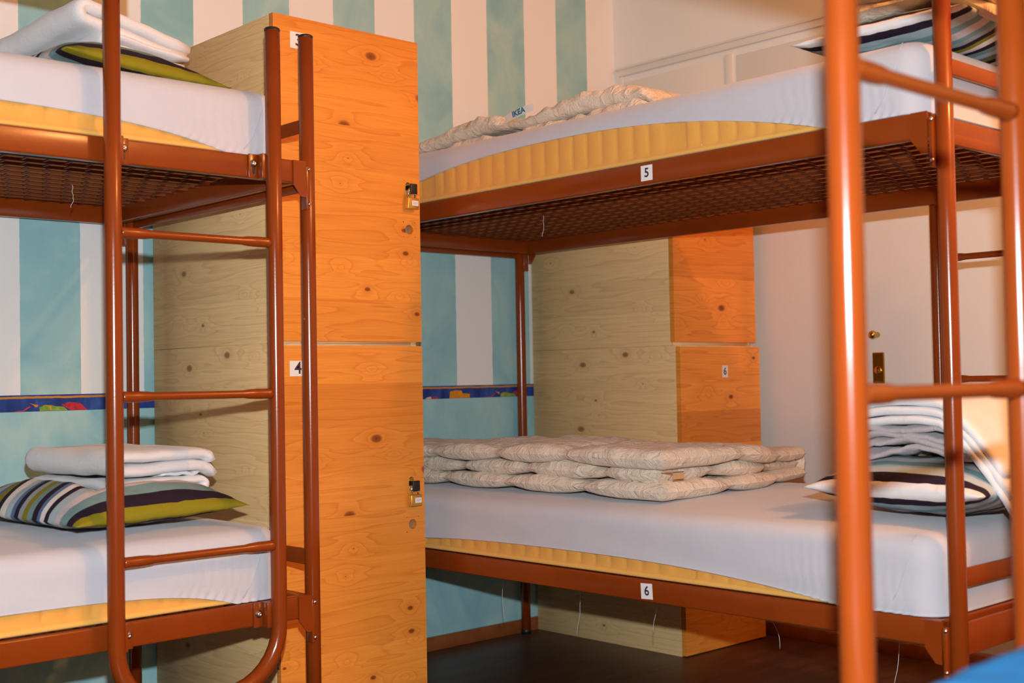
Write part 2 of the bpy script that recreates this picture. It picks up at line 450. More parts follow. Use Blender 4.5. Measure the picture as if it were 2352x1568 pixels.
for k in range(-2, 2):
    motif(0.29 + 1.69 * k); block(0.116 + 1.69 * k)
struct('trim_1', bd, [M['border'], M['b_green'], M['b_red'], M['b_orange'], M['b_cream']])

# white double door built into the right wall, with its casing and brass furniture
tr = MB()
tr.box(XR - 0.012, XR, -2.62, -0.030, 2.118, 2.146, 0.002)
tr.box(XR - 0.020, XR, -2.62, -0.022, 2.142, 2.150, 0.002)
tr.box(XR - 0.008, XR, -0.052, -0.030, 0.045, 2.118, 0.002)
struct('trim_2', tr, M['white_gloss'])
dr = MB()
dr.box(XR - 0.004, XR, -0.552, -0.062, 0.05, 2.092, 0.0015)
dr.box(XR - 0.009, XR, -0.592, -0.556, 0.05, 2.100, 0.0015)
dr.box(XR - 0.004, XR, -2.55, -0.604, 0.05, 2.090, 0.0015)
door = struct('door_1', dr, M['white_gloss'])
k = MB()
k.lathe([(0.0005, 0.004), (0.009, 0.004), (0.0095, 0.007), (0.006, 0.012), (0.0058, 0.022), (0.010, 0.026), (0.0135, 0.032), (0.0142, 0.038), (0.012, 0.045), (0.007, 0.049), (0.0003, 0.050)], (XR - 0.000, -1.139 - 0.014, 1.048), (-1, 0, 0))
k.build('door_knob', M['brass'], door)
k = MB()
k.prism([(XR - 0.004, -1.133, 0.886), (XR - 0.004, -1.133, 0.990), (XR - 0.004, -1.177, 0.990), (XR - 0.004, -1.177, 0.886)], (-0.007, 0, 0), 0.0028)
lp = k.build('lock_plate', M['brass'], door)
k = MB()
k.lathe([(0.0135, 0.0), (0.0135, 0.003), (0.012, 0.0042), (0.0003, 0.0044)], (XR - 0.011, -1.155, 0.930), (-1, 0, 0))
k.build('lock_cylinder', M['brass'], lp)
k = MB().box(XR - 0.0166, XR - 0.0152, -1.1565, -1.1535, 0.926, 0.936)
k.build('keyhole', M['cap'], lp)

# ------------------------------------------------------------------ bunk beds
PR = 0.0172       # post radius
BL_, BW = 2.144, 0.8845
Z_U0, Z_U1, Z_L0, Z_L1 = 1.3765, 1.4277, 0.3965, 0.4476

def deck_mesh_rows(mb, x0, x1, y0, y1, z):
    """flat steel lattice: long strips joined by short staggered webs"""
    n = 15; p = (y1 - y0) / n; per = 0.0485
    hw, hh = 0.0016, 0.0036
    for j in range(1, n):
        y = y0 + j * p
        mb.box(x0, x1, y - hw, y + hw, z - hh, z + hh)
    for j in range(n):
        x = x0 + per * (0.5 if j % 2 else 1.0)
        while x < x1 - 0.01:
            mb.box(x - 0.003, x + 0.003, y0 + j * p + hw, y0 + (j + 1) * p - hw, z - 0.0014, z + 0.0014)
            x += per

def rung(mb, a, b, r_end=0.0115, r_mid=0.0086):
    a, b = Vector(a), Vector(b)
    ts = [0, 0.02, 0.1, 0.16, 0.2, 0.5, 0.8, 0.84, 0.9, 0.98, 1]
    rs = [r_end * 1.1, r_end, r_end, r_end * 0.92, r_mid, r_mid, r_mid, r_end * 0.92, r_end, r_end, r_end * 1.1]
    mb.tube([a.lerp(b, t) for t in ts], rs, 14)

def bolt(mb, p, n, r=0.0068):
    mb.lathe([(r * 1.25, 0.0), (r * 1.25, 0.0015), (r, 0.002), (r * 0.92, 0.004), (r * 0.6, 0.006), (r * 0.34, 0.0066), (r * 0.3, 0.005), (0.0002, 0.005)], p, n, 16)

def bunk(label, loc, rz, lad, lad_top=(1.705, 1.705), post_top=1.725, guard=None):
    root = thing('bunk_bed', label, 'bunk bed', loc, rz)
    # posts
    for x in (0.0, -BL_):
        for y in (0.0, BW):
            mb = MB().tube([(x, y, 0.012), (x, y, 0.6), (x, y, 1.2), (x, y, post_top - 0.006)], PR, 24)
            po = mb.build('post', M['paint'], root)
            cp = MB().lathe([(PR * 0.99, 0), (PR * 1.02, 0.001), (PR * 1.02, 0.004), (PR * 0.85, 0.0065), (0.0003, 0.007)], (x, y, post_top - 0.006), (0, 0, 1), 24)
            cp.build('post_cap', M['cap'], po)
            ft = MB().lathe([(0.0003, 0), (PR * 1.08, 0), (PR * 1.08, 0.014), (PR * 1.0, 0.016)], (x, y, 0.0), (0, 0, 1), 24)
            ft.build('post_foot', M['cap'], po)
    # end bars welded between the posts
    for x in (0.0, -BL_):
        sgn = 1 if x == 0 else -1
        for za, zb in ((1.5020, 1.5330), (1.3640, 1.3860), (0.5080, 0.5440), (0.3780, 0.4400)):
            MB().box(x - 0.004, x + 0.004, PR * 0.8, BW - PR * 0.8, za, zb, 0.0015).build('end_bar', M['paint'], root)
    # the two decks
    for z0, z1 in ((Z_U0, Z_U1), (Z_L0, Z_L1)):
        xa, xb = -BL_ + 0.022, -0.022
        for y0, y1 in ((-0.025, -0.001), (BW + 0.001, BW + 0.025)):
            MB().box(xa, xb, y0, y1, z0, z1, 0.004, 3).build('side_rail', M['paint'], root)
        for x0, x1 in ((xb - 0.026, xb - 0.002), (xa + 0.002, xa + 0.026)):
            MB().box(x0, x1, -0.001, BW + 0.001, z0 + 0.0015, z1 - 0.001, 0.004, 3).build('end_rail', M['paint'], root)
        mb = MB()
        deck_mesh_rows(mb, xa + 0.026, xb - 0.026, 0.0, BW, z1 - 0.006)
        mb.build('wire_deck', M['deck'], root)
        # corner brackets with their hook plates
        for x, s in ((-0.0215, -1), (-BL_ + 0.0215, 1)):
            for yo, t in ((-0.025, -1), (BW + 0.025, 1)):
                mb = MB()
                y = yo + t * 0.0005
                poly = [(x, y, z1 - 0.0005), (x + s * 0.034, y, z1 - 0.0005), (x + s * 0.034, y, z0 - 0.004), (x + s * 0.020, y, z0 - 0.022), (x + s * 0.013, y, z0 - 0.031), (x, y, z0 - 0.032)]
                mb.prism(poly, (0, t * 0.003, 0))
                br = mb.build('corner_bracket', M['paint'], root)
                mb = MB()
                xo = x - s * 0.002
                mb.box(min(xo, xo - s * 0.008), max(xo, xo - s * 0.008), y - t * 0.022 if t > 0 else y - 0.001, y + 0.001 if t > 0 else y + 0.022, z0 - 0.058, z1 - 0.012, 0.001)
                mb.build('hook_plate', M['paint'], br)
                for zz in (z1 - 0.018, z0 - 0.046):
                    mb = MB()
                    mb.lathe([(0.0002, -0.001), (0.0042, 0), (0.0042, 0.002), (0.0025, 0.0035), (0.0002, 0.004)], (x - s * 0.0085, y + t * 0.001, zz), (0, t, 0), 10)
                    mb.build('weld_spot', M['steel'], br)
    # ladder: one tube bent to a U at the bottom, rungs, fixings
    x1, x2 = lad
    yl = -0.055
    R = 0.13; zb = 0.272
    pts = [(x1, yl, lad_top[0]), (x1, yl, 1.2), (x1, yl, 0.8), (x1, yl, zb + R)]
    for i in range(1, 9):
        a = PI / 2 * i / 8
        pts.append((x1 + R * (1 - math.cos(a)), yl, zb + R - R * math.sin(a)))
    for i in range(0, 9):
        a = PI / 2 * (1 - i / 8)
        pts.append((x2 - R * (1 - math.cos(a)), yl, zb + R - R * math.sin(a)))
    pts += [(x2, yl, 0.8), (x2, yl, 1.2), (x2, yl, lad_top[1])]
    ld = MB().tube(pts, PR, 24).build('ladder', M['paint'], root)
    for x, zt in ((x1, lad_top[0]), (x2, lad_top[1])):
        MB().lathe([(PR * 1.02, -0.004), (PR * 1.02, 0.001), (PR * 0.85, 0.0035), (0.0003, 0.004)], (x, yl, zt), (0, 0, 1), 24).build('ladder_cap', M['cap'], ld)
    for z in (1.232, 0.902, 0.572):
        mb = MB(); rung(mb, (x1 + PR * 0.8, yl, z), (x2 - PR * 0.8, yl, z))
        mb.build('rung', M['paint'], ld)
    for x, s in ((x1, 1), (x2, -1)):
        for z0, z1, up in ((Z_U0, Z_U1, 1), (Z_L0, Z_L1, 0)):
            mb = MB()
            xa, xb = x + s * (PR * 0.6), x + s * (PR + 0.030)
            mb.box(min(x + s * (PR + 0.006), xb), max(x + s * (PR + 0.006), xb), -0.0295, -0.0255, z0 - 0.002, z1 + 0.001, 0.001)
            mb.box(min(xa, x + s * (PR + 0.009)), max(xa, x + s * (PR + 0.009)), yl + 0.004, -0.0255, z0 - 0.002, z1 + 0.001, 0.0008)
            pl_ = mb.build('ladder_plate', M['paint'], ld)
            xc = x + s * (PR + 0.0185)
            mb = MB(); bolt(mb, (xc, -0.0295, z1 - (0.020 if up else 0.024)), (0, -1, 0))
            mb.build('bolt', M['steel'], ld)
            if up:
                mb = MB().box(xc - 0.0032, xc + 0.0032, -0.0299, -0.029, z0 + 0.008, z0 + 0.026, 0.0)
                mb.build('bolt_slot', M['cap'], ld)
    if guard:
        mb = MB().box(guard[0], guard[1], yl - 0.012, yl + 0.012, guard[2], guard[3], 0.004)
        mb.build('guard_rail', M['paint'], root)
    return root

BQ = (0.5986, -0.9453, 0.0)
bunkA = bunk('brown steel bunk bed on the left with an orange-lit ladder, along the striped wall', BQ, 0.0, (-0.498, -0.124), (1.79, 1.705), 1.725, (-BL_ + 0.05, -0.462, 1.707, 1.785))
bunkB = bunk('brown steel bunk bed with white number slips 5 and 6 on its rails', (2.1266, -0.0307, 0.0), PI / 2, (-1.988, -1.615))
bunkC = bunk('nearest brown steel bunk bed, only its blurred ladder in view at the right front', (-1.569, -2.737, 0.0), PI, (-2.019, -1.646))

def sticker(parent, M4, w, h, s, size, bold=0.0006):
    """number on a white slip; M4 maps slip plane (x right, y up, z out) into the parent's space"""
    mb = MB().box(-w / 2, w / 2, -h / 2, h / 2, 0, 0.0004)
    o = mb.build('number_slip', M['paper'], parent)
    o.data.transform(M4)
    o['label'] = 'white slip printed %s' % s
    text_mesh('digit', s, size, M['ink'], o, M4 @ Matrix.Translation((0.0, 0, 0.0005)), bold, 0.0001)
    return o
def frame(o, ex, ey, ez):
    return Matrix(((ex[0], ey[0], ez[0], o[0]), (ex[1], ey[1], ez[1], o[1]), (ex[2], ey[2], ez[2], o[2]), (0, 0, 0, 1)))
# bunk B front faces world -x; local +y. local x = world y + .0307, local y = 2.1266 - x
for yc, zc, s, tilt in ((-1.438, 1.402, '5', 0.0), (-1.4105, 0.4215, '6', -0.05)):
    lx = yc + 0.0307; ly = BW + 0.0254
    ct, st_ = math.cos(tilt), math.sin(tilt)
    ex = (-ct, 0, -st_); ey = (-st_, 0, ct)
    sticker(bunkB, frame((lx, ly, zc), ex, ey, (0, 1, 0)), 0.0355, 0.0365, s, 0.030)

# ------------------------------------------------------------------ mattresses
def rrect(L, W, r, ds):
    """rounded rectangle perimeter points: (x, y, nx, ny, side, u)"""
    out = []
    def seg(a, b, n_, side):
        ln = math.hypot(b[0] - a[0], b[1] - a[1]); k = max(2, int(ln / ds))
        for i in range(k):
            t = i / k
            out.append((a[0] + (b[0] - a[0]) * t, a[1] + (b[1] - a[1]) * t, n_[0], n_[1], side))
    def arc(c, a0):
        k = max(4, int(r * PI / 2 / ds))
        for i in range(k):
            a = a0 + PI / 2 * i / k
            out.append((c[0] + r * math.cos(a), c[1] + r * math.sin(a), math.cos(a), math.sin(a), 9))
    seg((r, 0), (L - r, 0), (0, -1), 0); arc((L - r, r), -PI / 2)
    seg((L, r), (L, W - r), (1, 0), 1); arc((L - r, W - r), 0)
    seg((L - r, W), (r, W), (0, 1), 2); arc((r, W - r), PI / 2)
    seg((0, W - r), (0, r), (-1, 0), 3); arc((r, r), PI)
    return out

def mattress(label, loc, rz, L, W, T, hem_long, hem_pow, crown=0.012, threads=(), seed=0, hem_end=0.85):
    """local: x along length 0..L, y across 0..W, z up; hem_long = height of the cover's hem mid-side"""
    root = thing('mattress', label, 'mattress', loc, rz)
    P = rrect(L, W, 0.055, 0.005)
    def quilt(x, y, side):
        t = x if side in (0, 2) else y
        tot = L if side in (0, 2) else W
        for c in ((0.54, 1.45) if side in (0, 2) else ()):
            if abs(t - c) < 0.030:
                return abs(math.sin(PI * (t - c) / 0.0105)) ** 0.7 * 0.6
        return abs(math.sin(PI * t / 0.0505)) ** 0.32
    prof = [(0.012, -0.012, 0), (0.001, -0.004, 0), (0.004, 0.0005, 0), (0.0085, 0.0005, 0), (0.0125, -0.004, 0), (0.016, -0.0055, 0.3), (0.030, -0.004, 0.9), (0.055, -0.0025, 1.0), (0.080, -0.0025, 1.0), (0.094, -0.003, 0.9), (T - 0.048, -0.004, 0.6), (T - 0.030, -0.012, 0), (T - 0.018, -0.022, 0), (T - 0.008, -0.045, 0)]
    prof = [(z, o, q) for z, o, q in prof if z <= T]
    core = MB()
    rows = []
    for z, o, q in prof:
        row = []
        for i, (x, y, nx, ny, sd) in enumerate(P):
            b = o + (0.0085 * q * (quilt(x, y, sd) - 1.0) if q else 0)
            row.append((x + nx * b, y + ny * b, z))
        rows.append(row)
    V = core.grid(rows, closed_u=True)
    f = [core.bm.faces.new(list(reversed(V[0]))), core.bm.faces.new(V[-1])]
    core.bm.faces.ensure_lookup_table()
    n = len(P)
    for r_ in range(0, 4):
        for i in range(n):
            core.bm.faces[r_ * n + i].material_index = 1
    core.build('ticking', [M['yellow'], M['piping']], root)
    # fitted cover
    def hem(x, y):
        # distance parameter 0 mid-side .. 1 at the corner
        d = abs(x - L / 2) / (L / 2) if (y < 0.06 or y > W - 0.06) else 1.0
        if x < 0.03 or x > L - 0.03: d = 1.0
        return max(0.0, hem_long * (1 - (d / hem_end) ** hem_pow)) + 0.0008
    cov = MB()
    P2 = rrect(L, W, 0.055, 0.006)
    H = [hem(p[0], p[1]) for p in P2]
    R = 0.040
    fr = [0.0, 0.02, 0.06, 0.15, 0.3, 0.5, 0.75, 1.0]
    rows = []
    inner = []
    for (x, y, nx, ny, sd), h in zip(P2, H):
        inner.append((x - nx * 0.004, y - ny * 0.004, h + 0.0005))
    rows.append(inner)
    zt = T - R
    for t in fr:
        row = []
        for (x, y, nx, ny, sd), h in zip(P2, H):
            z = h + (zt - h) * t
            d = abs(x - L / 2) / (L / 2)
            g = smooth01((d - hem_end + 0.20) / 0.14) * smooth01((1.0 - d) / 0.05) if sd in (0, 2) else 0.0
            s_ = x
            pk = 0.0028 * g * math.sin(2 * PI * (s_ + (z - h) * 0.8 * (1 if x < L / 2 else -1)) / 0.021 + 2.0 * nz(s_ * 20, z * 9, seed)) * math.exp(-(z - h) / 0.040)
            dr_ = 0.0034 * nz(x * 3.2 + z * 17, y * 4 - z * 6, seed) + 0.0012 * nz(x * 11 - z * 22, y * 11, z * 20 + seed)
            o = 0.0035 + pk + dr_ * smooth01((z - h) / 0.02) + (0.0015 if t == 0.0 else 0.0)
            row.append((x + nx * o, y + ny * o, z))
        rows.append(row)
    for k in range(1, 7):
        a = PI / 2 * k / 6
        rows.append([(x + nx * (0.0035 - R * (1 - math.cos(a))), y + ny * (0.0035 - R * (1 - math.cos(a))), zt + R * math.sin(a)) for (x, y, nx, ny, sd) in P2])
    base = rows[-1]
    for f_ in (0.02, 0.06, 0.13, 0.25, 0.42, 0.62, 0.82, 0.97):
        row = []
        for (x, y, z) in base:
            px, py = L / 2 + (x - L / 2) * (1 - f_), W / 2 + (y - W / 2) * (1 - f_)
            row.append((px, py, z + crown * (1 - (1 - f_) ** 3) + 0.003 * nz(px * 5, py * 5, seed) * smooth01(f_ / 0.1)))
        rows.append(row)
    V = cov.grid(rows, closed_u=True)
    cov._tag([cov.bm.faces.new(V[-1])], True)
    cv = cov.build('fitted_cover', M['sheet'], root)
    MB().tube([(L - 0.050, 0.012, T - 0.0035), (L - 0.052, 0.004, T - 0.018), (L - 0.056, -0.0020, T - 0.042), (L - 0.066, -0.0046, T * 0.55), (L - 0.082, -0.0048, T * 0.28), (L - 0.105, -0.0046, 0.012)], 0.0013, 8).build('corner_seam', M['sheet'], cv)
    for i, (tx, ty, z0, ln, w) in enumerate(threads):
        pts = []
        for k in range(13):
            t = k / 12
            pts.append((tx + w * math.sin(t * 4.2 + i) * t + 0.004 * nz(t * 5, i * 3.1), ty + w * 0.6 * math.cos(t * 3.1 + i) * t, z0 - ln * t))
        MB().tube(pts, 0.00065, 6).build('loose_thread', M['thread'], root)
    return root

T_ = 0.150
# left bunk, x -1.52 .. .53, y -.952 .. -.075
LA = 2.055
mattress('upper mattress of the left bunk, white cover over yellow ticking, striped pillow on it', (-1.525, -0.955, Z_U1 + 0.001), 0, LA, 0.872, T_, 0.048, 5.0, 0.010, [(1.78, 0.50, -0.02, 0.055, 0.006)], 1)
mattress('lower mattress of the left bunk, white cover over yellow ticking, behind the bottom rung', (-1.540, -0.955, Z_L1 + 0.001), 0, LA, 0.872, 0.158, 0.045, 7.0, 0.022, (), 2, 0.88)
# right bunk: x 1.222 .. 2.10, y -2.145 .. -.07 ; local x along -y: rz=-90deg : local x -> -y, local y -> +x
thrU = [(0.60, 0.40, -0.012, 0.065, 0.004), (1.52, 0.006, 0.020, 0.05, 0.006)]
thrL = [(0.74, 0.38, -0.07, 0.20, 0.008), (1.02, 0.40, -0.09, 0.14, 0.014), (0.42, 0.38, -0.05, 0.22, 0.012), (0.25, 0.38, -0.06, 0.05, 0.006), (1.41, 0.38, -0.05, 0.16, 0.020), (1.62, 0.38, -0.02, 0.13, 0.004), (1.76, 0.38, -0.02, 0.23, 0.012)]
mattress('upper mattress of the bunk numbered 5, white cover arched over yellow ticking', (1.224, -0.072, Z_U1 + 0.001), -PI / 2, 2.072, 0.872, T_, 0.100, 2.3, 0.010, thrU, 3, 0.79)
mattress('lower mattress of the bunk numbered 6, white cover, under the folded cream duvet', (1.224, -0.072, Z_L1 + 0.001), -PI / 2, 2.072, 0.872, 0.160, 0.045, 2.6, 0.014, thrL, 4, 0.79)
mattress('mattress on the lower deck of the nearest bunk, under the blue blanket', (-1.525, -3.600, Z_L1 + 0.001), 0, LA, 0.855, T_, 0.045, 4.0, 0.010, (), 5)
mattress('mattress on the upper deck of the nearest bunk, above the picture', (-1.525, -3.600, Z_U1 + 0.001), 0, LA, 0.855, T_, 0.045, 4.0, 0.010, (), 6)

# ------------------------------------------------------------------ lockers
def door_panel(mb, x0, x1, y0, y1, z0, z1, holes):
    """board with through holes; holes = list of (cx, cz, r, half_extra_height) sorted by cz, front at y0"""
    def quad(a0, a1, c0, c1):
        mb.box(a0, a1, y0, y1, c0, c1)
    z = z0
    for cx, cz, r, e in holes:
        s = r * 1.6
        quad(x0, x1, z, cz - e - s)
        lo, hi = cz - e - s, cz + e + s
        quad(x0, cx - s, lo, hi); quad(cx + s, x1, lo, hi)
        n = 32
        inn = []
        for k in range(n):
            a = 2 * PI * (k + 0.5) / n
            dz = e if math.sin(a) > 0 else -e
            inn.append((cx + r * math.cos(a), cz + dz + r * math.sin(a)))
        outp = []
        for k in range(n):
            a = 2 * PI * (k + 0.5) / n
            c, sn = math.cos(a), math.sin(a)
            m_ = max(abs(c), abs(sn))
            outp.append((cx + s * c / m_, cz + (e if sn > 0 else -e) * (1 if abs(sn) >= abs(c) else 1) + s * sn / m_))
        mb.grid([[(p[0], y0, p[1]) for p in outp], [(p[0], y0, p[1]) for p in inn], [(p[0], y1, p[1]) for p in inn], [(p[0], y1, p[1]) for p in outp]], closed_u=True, smooth=False)
        # close the corners of the ring square
        z = hi
    quad(x0, x1, z, z1)

def locker(label, x0, x1, yf, yb, z0, z1, dz0, dz1, dx0, dx1, holes, front, group, num=None):
    """carcass from yb (wall) to yf+.02, door in front; dz = door heights"""
    root = thing('locker', label, 'locker', (x0, yf, z0), 0, group)
    o = Vector((x0, yf, z0))
    t = 0.018
    def add(name, a, mat, bev=0.0012):
        mb = MB().box(a[0] - o.x, a[1] - o.x, a[2] - o.y, a[3] - o.y, a[4] - o.z, a[5] - o.z, bev, 1)
        return mb.build(name, mat, root)
    yc = yf + 0.0205
    add('side_panel', (x0, x0 + t, yc, yb, z0, z1), M['pine_side'])
    add('side_panel', (x1 - t, x1, yc, yb, z0, z1), M['pine_side'])
    add('top_panel', (x0 + t, x1 - t, yc, yb, z1 - t, z1), M['pine_side'])
    add('bottom_panel', (x0 + t, x1 - t, yc, yb, z0, z0 + t), M['pine_side'])
    add('back_panel', (x0 + t, x1 - t, yb - 0.006, yb, z0 + t, z1 - t), M['pine_side'])
    mb = MB()
    door_panel(mb, dx0 - o.x, dx1 - o.x, 0.0, 0.0185, dz0 - o.z, dz1 - o.z, [(cx - o.x, cz - o.z, r, e) for cx, cz, r, e in holes])
    d = mb.build('door', front, root)
    for cx, cz, r, e in holes:
        if e == 0.0:
            MB().box(cx - 0.022 - o.x, cx + 0.020 - o.x, 0.0195, 0.032, cz - 0.025 - o.z, cz + 0.025 - o.z).build('hole_backing', M['block'], d)  # backing added behind the hole so its inside reads grey, not dark
    if num:
        s, cx, cz, w, h, size = num
        sticker(d, frame((cx - o.x, -0.0002, cz - o.z), (1, 0, 0), (0, 0, 1), (0, -1, 0)), w, h, s, size)
    return root, d, o

g1 = 'stacked pine lockers'
xa = A_X1 - 0.038
l3, d3, o3 = locker('upper orange pine locker numbered 3, between the two bunks', A_X0, A_X1 - 0.003, -A_D, -0.012, 1.0262, H2, JU, H2 + 0.002, A_X0 + 0.002, A_X1, [(xa, 1.339, 0.0132, 0.0), (xa - 0.002, 1.449, 0.0088, 0.011)], M['pine_front'], None, ('3', 0.764, 1.801, 0.050, 0.043, 0.043))
l4, d4, o4 = locker('lower orange pine locker numbered 4, standing on the floor between the bunks', A_X0, A_X1 - 0.003, -A_D, -0.012, 0.0, 1.0258, 0.004, JL, A_X0 + 0.002, A_X1, [(xa - 0.004, 0.534, 0.0132, 0.0), (xa - 0.006, 0.643, 0.0088, 0.011)], M['pine_front'], None, ('4', 0.7505, 0.9605, 0.050, 0.039, 0.043))
l5, d5, o5 = locker('upper pine locker behind the bunk numbered 5, in the corner by the white wall', 2.205, 2.652, -0.6893, -0.010, 1.0262, 1.852, 1.0376, 1.852, 2.207, 2.655, [], M['pine_front2'], None)
l6, d6, o6 = locker('lower pine locker numbered 6, behind the bunk in the corner by the white wall', 2.2055, 2.641, -0.7102, -0.010, 0.0, 1.0258, 0.004, 1.0210, 2.2075, 2.6437, [], M['pine_front2'], None, ('6', 2.4455, 0.9365, 0.031, 0.041, 0.034))

def padlock(label, cx, zc, yd, s, rz, code):
    """hangs from the steel staple; zc = middle of the body"""
    root = thing('padlock', label, 'padlock', (cx, yd - 0.014, zc), rz)
    mb = MB().box(-0.0195, 0.0195, -0.0075, 0.0075, -0.0155, 0.0155, 0.0022)
    body = mb.build('lock_body', M['brass_body'], root)
    pts = [(-0.0115, 0, 0.012), (-0.0115, 0, 0.030)]
    for i in range(1, 10):
        a = PI * i / 10
        pts.append((-0.0115 * math.cos(a), 0, 0.030 + 0.0115 * math.sin(a)))
    pts += [(0.0115, 0, 0.030), (0.0115, 0, 0.012)]
    MB().tube(pts, 0.0031, 12).build('shackle', M['chrome'], root)
    mb = MB().box(-0.006, 0.0165, -0.0081, -0.0076, -0.0065, 0.0075)
    slip = mb.build('code_slip', M['paper'], body)
    text_mesh('code', code, 0.0088, M['ink_soft'], slip, frame((0.0055, -0.0083, 0.0005), (1, 0, 0), (0, 0, 1), (0, -1, 0)), 0.0, 0.00005)
    return root
def staple(d, o, cx, zc):
    mb = MB()
    mb.box(cx - 0.011 - o.x, cx + 0.012 - o.x, -0.0235, -0.0180, zc - 0.011 - o.z, zc + 0.017 - o.z, 0.0015)
    mb.box(cx - 0.0035 - o.x, cx + 0.0035 - o.x, -0.019, 0.016, zc + 0.004 - o.z, zc + 0.015 - o.z, 0.001)
    mb.build('staple', M['cap'], d)
padlock('brass padlock on the upper locker door, level with the upper beds', 1.1155, 1.4090, -A_D, 1, 0.05, '22.3')
staple(d3, o3, 1.1165, 1.4455)
padlock('brass padlock on the lower locker door, beside the stacked cream duvet', 1.1105, 0.5995, -A_D, 1, 0.05, '22.4')
staple(d4, o4, 1.1095, 0.6360)

# ------------------------------------------------------------------ soft things
def pillow(label, loc, rz, w, d, T, mat, seed, tilt=(0, 0), droop=None, name='pillow', asym=(1.5, 0.5), press=None, shear=0.0, press_c=(0, 0), press_r=(0.2, 0.2)):
    """local x = front edge (width w), local y = depth d; stripes run along x"""
    nu, nv = 48, 60
    mb = MB()
    def P(i, j, side):
        a = -1 + 2 * i / nu; b = -1 + 2 * j / nv
        a_, b_ = math.sin(a * PI / 2) * 0.35 + a * 0.65, math.sin(b * PI / 2) * 0.35 + b * 0.65
        x = w / 2 * a_ * (1 - 0.055 * (1 - b_ * b_) ** 1.0 * abs(a_) ** 2)
        y = d / 2 * b_ * (1 - 0.045 * (1 - a_ * a_) * abs(b_) ** 2)
        e = (max(0.0, 1 - abs(a_) ** 2.3) ** 0.62) * (max(0.0, 1 - abs(b_) ** 2.6) ** 0.62)
        edge = 1 - e
        z = side * T / 2 * e * (asym[0] if side > 0 else asym[1])
        if press is not None and side > 0:
            kk = 0.010
            zp = -kk * math.log(math.exp(-z / kk) + math.exp(-press / kk))
            rr_ = max(abs(x - press_c[0]) / press_r[0], abs(y - press_c[1]) / press_r[1])
            z += (zp - z) * (1 - smooth01((rr_ - 0.85) / 0.45))
        x += shear * y
        wv = nz(x * 16 + seed, y * 16, side * 2.0) * 0.006 * e + nz(x * 45, y * 45 + seed, side) * 0.0035 * min(1, 6 * e) * edge ** 2
        z += wv
        z += tilt[0] * x + tilt[1] * y
        v = Vector((x, y, z))
        if droop: v = droop(v)
        return v
    rows = [[P(i, j, 1) for i in range(nu + 1)] for j in range(nv + 1)]
    rows2 = [[P(i, j, -1) for i in range(nu + 1)] for j in range(nv + 1)]
    mb.grid(rows); mb.grid(rows2)
    bmesh.ops.remove_doubles(mb.bm, verts=mb.bm.verts, dist=0.0006)
    o = mb.build(name, mat, None, loc)
    o.rotation_euler = (0, 0, rz)
    if label: tag(o, label, 'pillow')
    return o

def ribbon(mb, path, t, v0, v1, amp=0.003, seed=0.0, nv=30, taper=0.5, deform=None, fr=18.0):
    """folded cloth: path (u, w) in section, extruded along v"""
    # resample
    pts = [Vector((p[0], p[1])) for p in path]
    n = len(pts)
    nor = []
    for i in range(n):
        a = pts[max(0, i - 1)]; b = pts[min(n - 1, i + 1)]
        d = (b - a).normalized()
        nor.append(Vector((-d.y, d.x)))
    rows = []
    for k in range(nv + 1):
        s = k / nv
        v = v0 + (v1 - v0) * s
        e = min(s, 1 - s) * abs(v1 - v0)
        th = t * (taper + (1 - taper) * smooth01(e / 0.018))
        L_, R_ = [], []
        for i in range(n):
            q = nz(pts[i].x * fr, v * fr * 0.8, pts[i].y * fr * 1.5 + seed) * amp
            q2 = nz(pts[i].x * fr * 0.5 + 7, v * fr * 0.35, seed) * amp * 1.3
            vv = v + nz(pts[i].x * 9, pts[i].y * 40, seed + 3) * 0.006 * (1 if e < 0.03 else 0.3)
            c = pts[i]
            l = c + nor[i] * th / 2; r = c - nor[i] * th / 2
            def mk(p):
                z = Vector((p.x, vv, p.y + q + q2))
                return deform(z) if deform else z
            L_.append(mk(l)); R_.append(mk(r))
        rows.append(L_ + list(reversed(R_)))
    V = mb.grid(rows, closed_u=True)
    m = len(rows[0])
    fs = []
    for row in (V[0], V[-1]):
        for i in range(n - 1):
            a, b = row[i], row[i + 1]; c, d = row[m - 2 - i], row[m - 1 - i]
            try: fs.append(mb.bm.faces.new((a, b, c, d)))
            except ValueError: pass
    mb._tag(fs, True)

def zigzag(u0, u1, w0, g, n, start_left=True, stag=0.0, seg=12):
    """n runs stacked upward by g, turning at alternating ends"""
    path = []
    left = start_left
    for k in range(n):
        w = w0 + g * k
        a, b = (u0, u1) if left else (u1, u0)
        if k > 0:
            pass
        sh0 = stag * ((k * 7 % 5) / 5)
        for i in range(seg + 1):
            path.append((a + (b - a) * i / seg, w))
        if k < n - 1:
            s = 1 if b > a else -1
            for i in range(1, 7):
                an = -PI / 2 + PI * i / 7
                path.append((b + s * g / 2 * math.cos(an), w + g / 2 + g / 2 * math.sin(an)))
        left = not left
    return path

